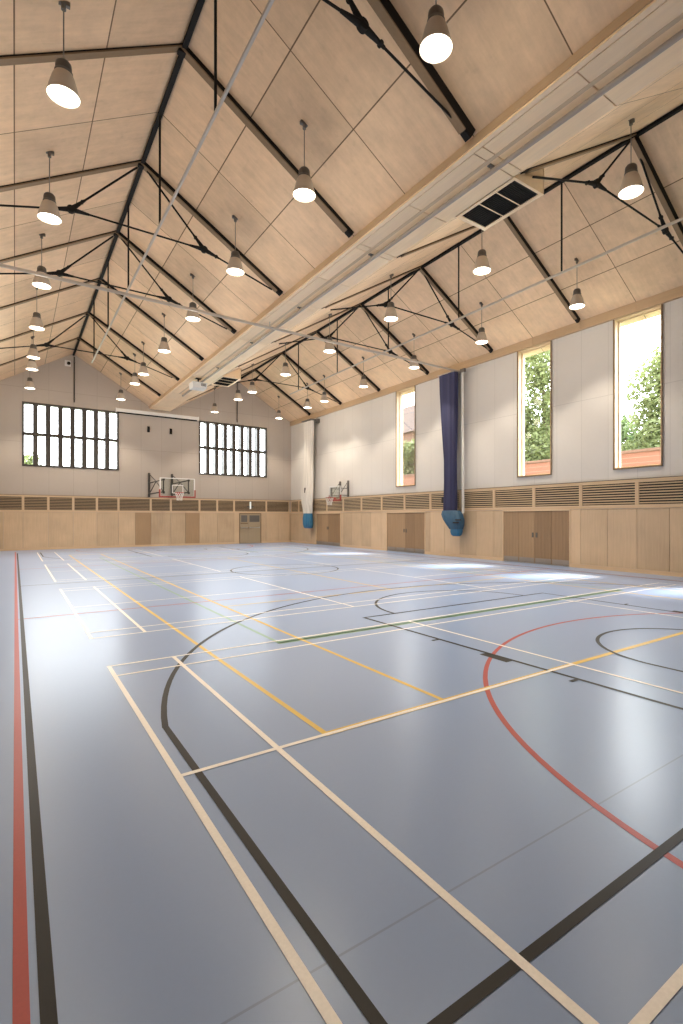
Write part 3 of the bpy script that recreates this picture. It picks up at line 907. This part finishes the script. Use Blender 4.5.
cd = MB(o).tube((XC + .1, 15.30, 7.95), (XC + .1, 15.28, 1.75), .035, 8).tube((XC + .06, 15.20, 7.95), (XC + .06, 15.16, 1.9), .02, 8)
cd.build('pull_cord', M['white'], r)['label'] = 'white pull cord'
MB(o).box(XC + .02, XC + .14, 15.12, 15.36, 7.86, 8.0).build('pulley_block', M['galv'], r)

o = (XC, 28.9, 1.0)
r = empty('division_net', o); tag(r, 'cream white division net gathered into a bundle near the far corner', 'net curtain')
loft(o, [(7.85, 28.80, .55, XC, .16, .07), (6.6, 28.78, .50, XC, .16, .08), (5.2, 28.80, .48, XC, .16, .09), (4.0, 28.90, .55, XC, .17, .10),
         (3.4, 28.95, .62, XC - .03, .19, .10), (2.7, 28.95, .56, XC - .03, .19, .10), (2.1, 28.92, .46, XC, .17, .08), (1.82, 28.92, .36, XC, .15, .06)]).build('netting', M['netw'], r)
MB(o).box(XC - .2, XR, 28.20, 29.45, 7.90, 7.95).box(XR - .2, XR, 28.0, 28.2, 7.70, 7.95).build('top_bracket', M['galv'], r)
loft(o, [(1.98, 28.90, .40, XC, .18, .05), (1.7, 28.90, .46, XC - .02, .20, .05), (1.3, 28.88, .46, XC - .02, .20, .05), (1.08, 28.87, .42, XC, .18, .04), (1.03, 28.87, .32, XC, .12, .02)]).build('storage_pouch', M['bagb'], r)
MB(o).box(XC - .23, XC - .19, 28.80, 28.98, 3.3, 3.62).build('tie_strap', M['dark'], r)

# ------------------------------------------------------------------ fittings on the far wall and the boxing
o = (7.04, YW, 7.75)
r = empty('screen_housing', o); tag(r, 'long white projector screen housing between the two far windows', 'projector screen')
MB(o).box(4.72, 9.36, YW - .20, YW, 7.78, 7.97).build('case', M['white'], r)
MB(o).box(4.80, 9.28, YW - .14, YW - .08, 7.72, 7.79).build('bottom_bar', M['steel'], r)
for x in (4.70, 9.34): MB(o).box(x, x + .04, YW - .21, YW, 7.76, 7.99).build('end_cap', M['white'], r)
o = (6.95, 23.8, 7.7)
r = empty('projector', o); tag(r, 'white projector hung from the plywood valley boxing', 'projector')
bm = MB(o); x0, x1, y0, y1, z0, z1 = 6.60, 7.28, 23.45, 24.05, 7.66, 7.92
bm.hexa([(x0 + .04, y0 + .03, z0), (x1 - .04, y0 + .03, z0), (x1 - .02, y1, z0), (x0 + .02, y1, z0), (x0, y0, z1), (x1, y0, z1), (x1, y1, z1), (x0, y1, z1)])
bd = bm.build('body', M['white'], r)
MB(o).tube((6.80, y1 - .02, 7.79), (6.80, y1 + .07, 7.79), .07, 20).build('projection_lens', M['steel'], bd)
v = MB(o)
for i in range(5): v.box(x1 - .30, x1 - .08, y0 + .006 - .012, y0 + .02, z0 + .10 + i * .026, z0 + .112 + i * .026)
v.build('vent', M['housing'], bd)
MB(o).tube((6.94, 23.75, 7.92), (6.94, 23.75, VZ), .03, 12).box(6.82, 7.06, 23.63, 23.87, VZ - .02, VZ).box(6.80, 7.08, 23.6, 23.9, 7.92, 7.94).build('mount', M['steel'], r)
for x, lab in ((6.48, 'small black hoist bracket on the far wall, the one above the backboard post'), (7.75, 'small black hoist bracket on the far wall, the one nearer the right window')):
    o = (x, YW, 6.9); r = empty('hoist_bracket', o); tag(r, lab, 'bracket', 'hoist brackets on the far wall')
    MB(o).box(x - .07, x + .07, YW - .03, YW + .01, 6.78, 7.12).build('plate', M['steel'], r)
    MB(o).tube((x - .04, YW - .1, 6.95), (x + .04, YW - .1, 6.95), .07, 14).box(x - .05, x + .05, YW - .12, YW - .02, 6.93, 6.97).build('pulley', M['steel'], r)
for x, z0, z1, lab in ((2.67, 8.05, 10.55, 'thin dark conduit on the far wall below the left ridge'), (11.90, 7.95, 10.55, 'thin dark conduit on the far wall below the right ridge')):
    o = (x, YW - .03, z0)
    r = empty('conduit', o); tag(r, lab, 'conduit', 'conduits on the far wall')
    MB(o).tube((x, YW - .035, z0), (x, YW - .035, z1), .03, 10).build('pipe', M['steelg'], r)
    for z in (z0 + .2, (z0 + z1) / 2, z1 - .3): MB(o).box(x - .045, x + .045, YW - .07, YW, z - .02, z + .02).build('clip', M['galv'], r)
o = (2.33, YW, 10.15)
r = empty('alarm_sounder', o); tag(r, 'small dark alarm sounder on a pale plate high under the left ridge', 'alarm')
MB(o).box(2.22, 2.50, YW - .03, YW, 9.98, 10.30).build('back_plate', M['white'], r)
m = MB(o).tube((2.40, YW - .12, 10.14), (2.40, YW - .03, 10.14), .085, 16); m.build('sounder', M['steel'], r)

# ------------------------------------------------------------------ outside
g = MB().box(XR + .5, 80, -40, 100, -.3, -.02).box(-60, XR + .5, YF + .6, 100, -.3, -.02)
tag(g.build('ground', M['lawn']), 'grassy ground outside the hall', kind='structure')
o = (22.1, 20, 0)
r = empty('garden_wall', o); tag(r, 'red brick garden wall seen low through the tall side windows', 'wall', kind='thing')
MB(o).box(22.0, 22.25, 4., 44., -.02, 4.55).build('brickwork', M['brick'], r)
MB(o).box(21.95, 22.30, 4., 44., 4.55, 4.66).build('coping', M['brick2'], r)
o = (34, 40, 0)
r = empty('house', o); tag(r, 'brick house with pitched roof seen through the far tall side window', 'house')
MB(o).box(30, 38, 36, 45, -.02, 9.6).build('walls', M['brick2'], r)
MB(o).hexa([(29.6, 35.5, 9.6), (38.4, 35.5, 9.6), (38.4, 45.5, 9.6), (29.6, 45.5, 9.6), (33.9, 36.5, 13.4), (34.1, 36.5, 13.4), (34.1, 44.5, 13.4), (33.9, 44.5, 13.4)]).build('roof', M['roof'], r)
for yy in (37.5, 40.2, 42.8):
    wf = MB(o).box(29.93, 30.0, yy, yy + 1.2, 6.6, 8.2).build('window', M['white'], r)
    MB(o).box(29.91, 29.93, yy + .1, yy + 1.1, 6.7, 8.1).build('pane', M['steel'], wf)
def tree(x, y, h, rad, nleaf, mat, label, base=.28, seed=1, ls=.15):
    rnd = random.Random(seed)
    o = (x, y, -.02); r = empty('tree', o); tag(r, label, 'tree', 'trees outside the hall')
    t = MB(o).tube((x, y, -.05), (x + .1, y, h * .45), .24, 10, .15)
    t.tube((x + .1, y, h * .45), (x, y + .1, h * .8), .15, 8, .05)
    blobs = []
    for i in range(16):
        a = rnd.uniform(0, 6.28); zz_ = rnd.uniform(base, .92)
        k = math.sin(math.pi * min(1, max(.12, (zz_ - base + .12) / (1.12 - base)))) ** .7
        d = rnd.uniform(.1, .75) * rad * k
        c = Vector((x + d * math.cos(a), y + d * math.sin(a), h * zz_)); blobs.append((c, rad * rnd.uniform(.32, .52)))
        t.tube((x, y, h * max(.2, zz_ - .18)), c, .05, 6, .015)
    t.build('trunk', M['bark'], r)
    vs, fs = [], []
    for i in range(nleaf):
        c, br = rnd.choice(blobs)
        u = Vector((rnd.gauss(0, 1), rnd.gauss(0, 1), rnd.gauss(0, 1))).normalized() * br * (rnd.random() ** .35)
        p = c + u
        a = Vector((rnd.gauss(0, 1), rnd.gauss(0, 1), rnd.gauss(0, .6))).normalized()
        b = a.cross(Vector((rnd.gauss(0, 1), rnd.gauss(0, 1), rnd.gauss(0, 1)))).normalized()
        s = ls * rnd.uniform(.6, 1.2); q = len(vs)
        vs += [p - a * s, p - b * s * .5, p + a * s, p + b * s * .5]
        fs.append((q, q + 1, q + 2, q + 3))
    m = MB(o); m.add(vs, fs); m.build('foliage', mat, r)
tree(26.5, 11.6, 10.2, 2.9, 20000, M['leaf'], 'round green tree behind the brick wall, seen in the nearest tall window', .32, 3)
tree(30.5, 16.6, 8.2, 2.0, 4200, M['leaf2'], 'low bushy tree behind the brick wall at the left of the nearest tall window', .5, 5)
tree(27.0, 19.6, 14.5, 3.3, 19000, M['leaf'], 'tall airy tree filling the middle tall window', .28, 9)
tree(25.4, 30.2, 8.6, 2.0, 7000, M['leaf'], 'green tree in front of the brick house, seen in the far tall window', .4, 13)
tree(.6, 42.5, 6.6, 1.6, 3000, M['leaf'], 'small tree outside the left window of the far wall', .3, 21)

# ------------------------------------------------------------------ light
w = bpy.data.worlds.new('overcast_sky'); scene.world = w; w.use_nodes = True
bgn = w.node_tree.nodes['Background']
bgn.inputs[0].default_value = (.93, .965, 1., 1); bgn.inputs[1].default_value = 12.
su = bpy.data.lights.new('sun', 'SUN'); su.energy = 18.0; su.angle = R_(9); su.color = (1., .97, .92)
so = bpy.data.objects.new('sun', su); col.objects.link(so)
so.rotation_euler = Vector((-1, .32, -1.69)).to_track_quat('-Z', 'Y').to_euler()
so.location = (30, 5, 30)
def portal(loc, rot, sx, sy):
    a = bpy.data.lights.new('window_portal', 'AREA'); a.shape = 'RECTANGLE'; a.size = sx; a.size_y = sy
    a.cycles.is_portal = True
    ob = bpy.data.objects.new('window_portal', a); col.objects.link(ob); ob.location = loc; ob.rotation_euler = rot
for a, b in side_wins: portal((XW + WT + .02, (a + b) / 2, (WZ0 + WZ1) / 2), (0, R_(90), 0), WZ1 - WZ0, b - a)
for a, b in far_wins: portal(((a + b) / 2, YW + WT + .02, (FZ0 + FZ1) / 2), (R_(-90), 0, 0), b - a, FZ1 - FZ0)

# ------------------------------------------------------------------ camera
cam = bpy.data.cameras.new('camera'); co = bpy.data.objects.new('camera', cam); col.objects.link(co)
f, cx, cy = 505.7, 370.9, 517.44
cam.sensor_fit = 'HORIZONTAL'; cam.sensor_width = 36.; cam.lens = f / 683 * 36
cam.shift_x = (341.5 - cx) / 683; cam.shift_y = (cy - 512) / 683
cam.clip_start = .05; cam.clip_end = 300
co.location = (0, 0, EYE); co.rotation_euler = (R_(90), 0, R_(-35.14))
scene.camera = co
vs = scene.view_settings
vs.view_transform = 'Standard'; vs.look = 'None'; vs.exposure = 0.12; vs.gamma = 1.0; vs.use_curve_mapping = False
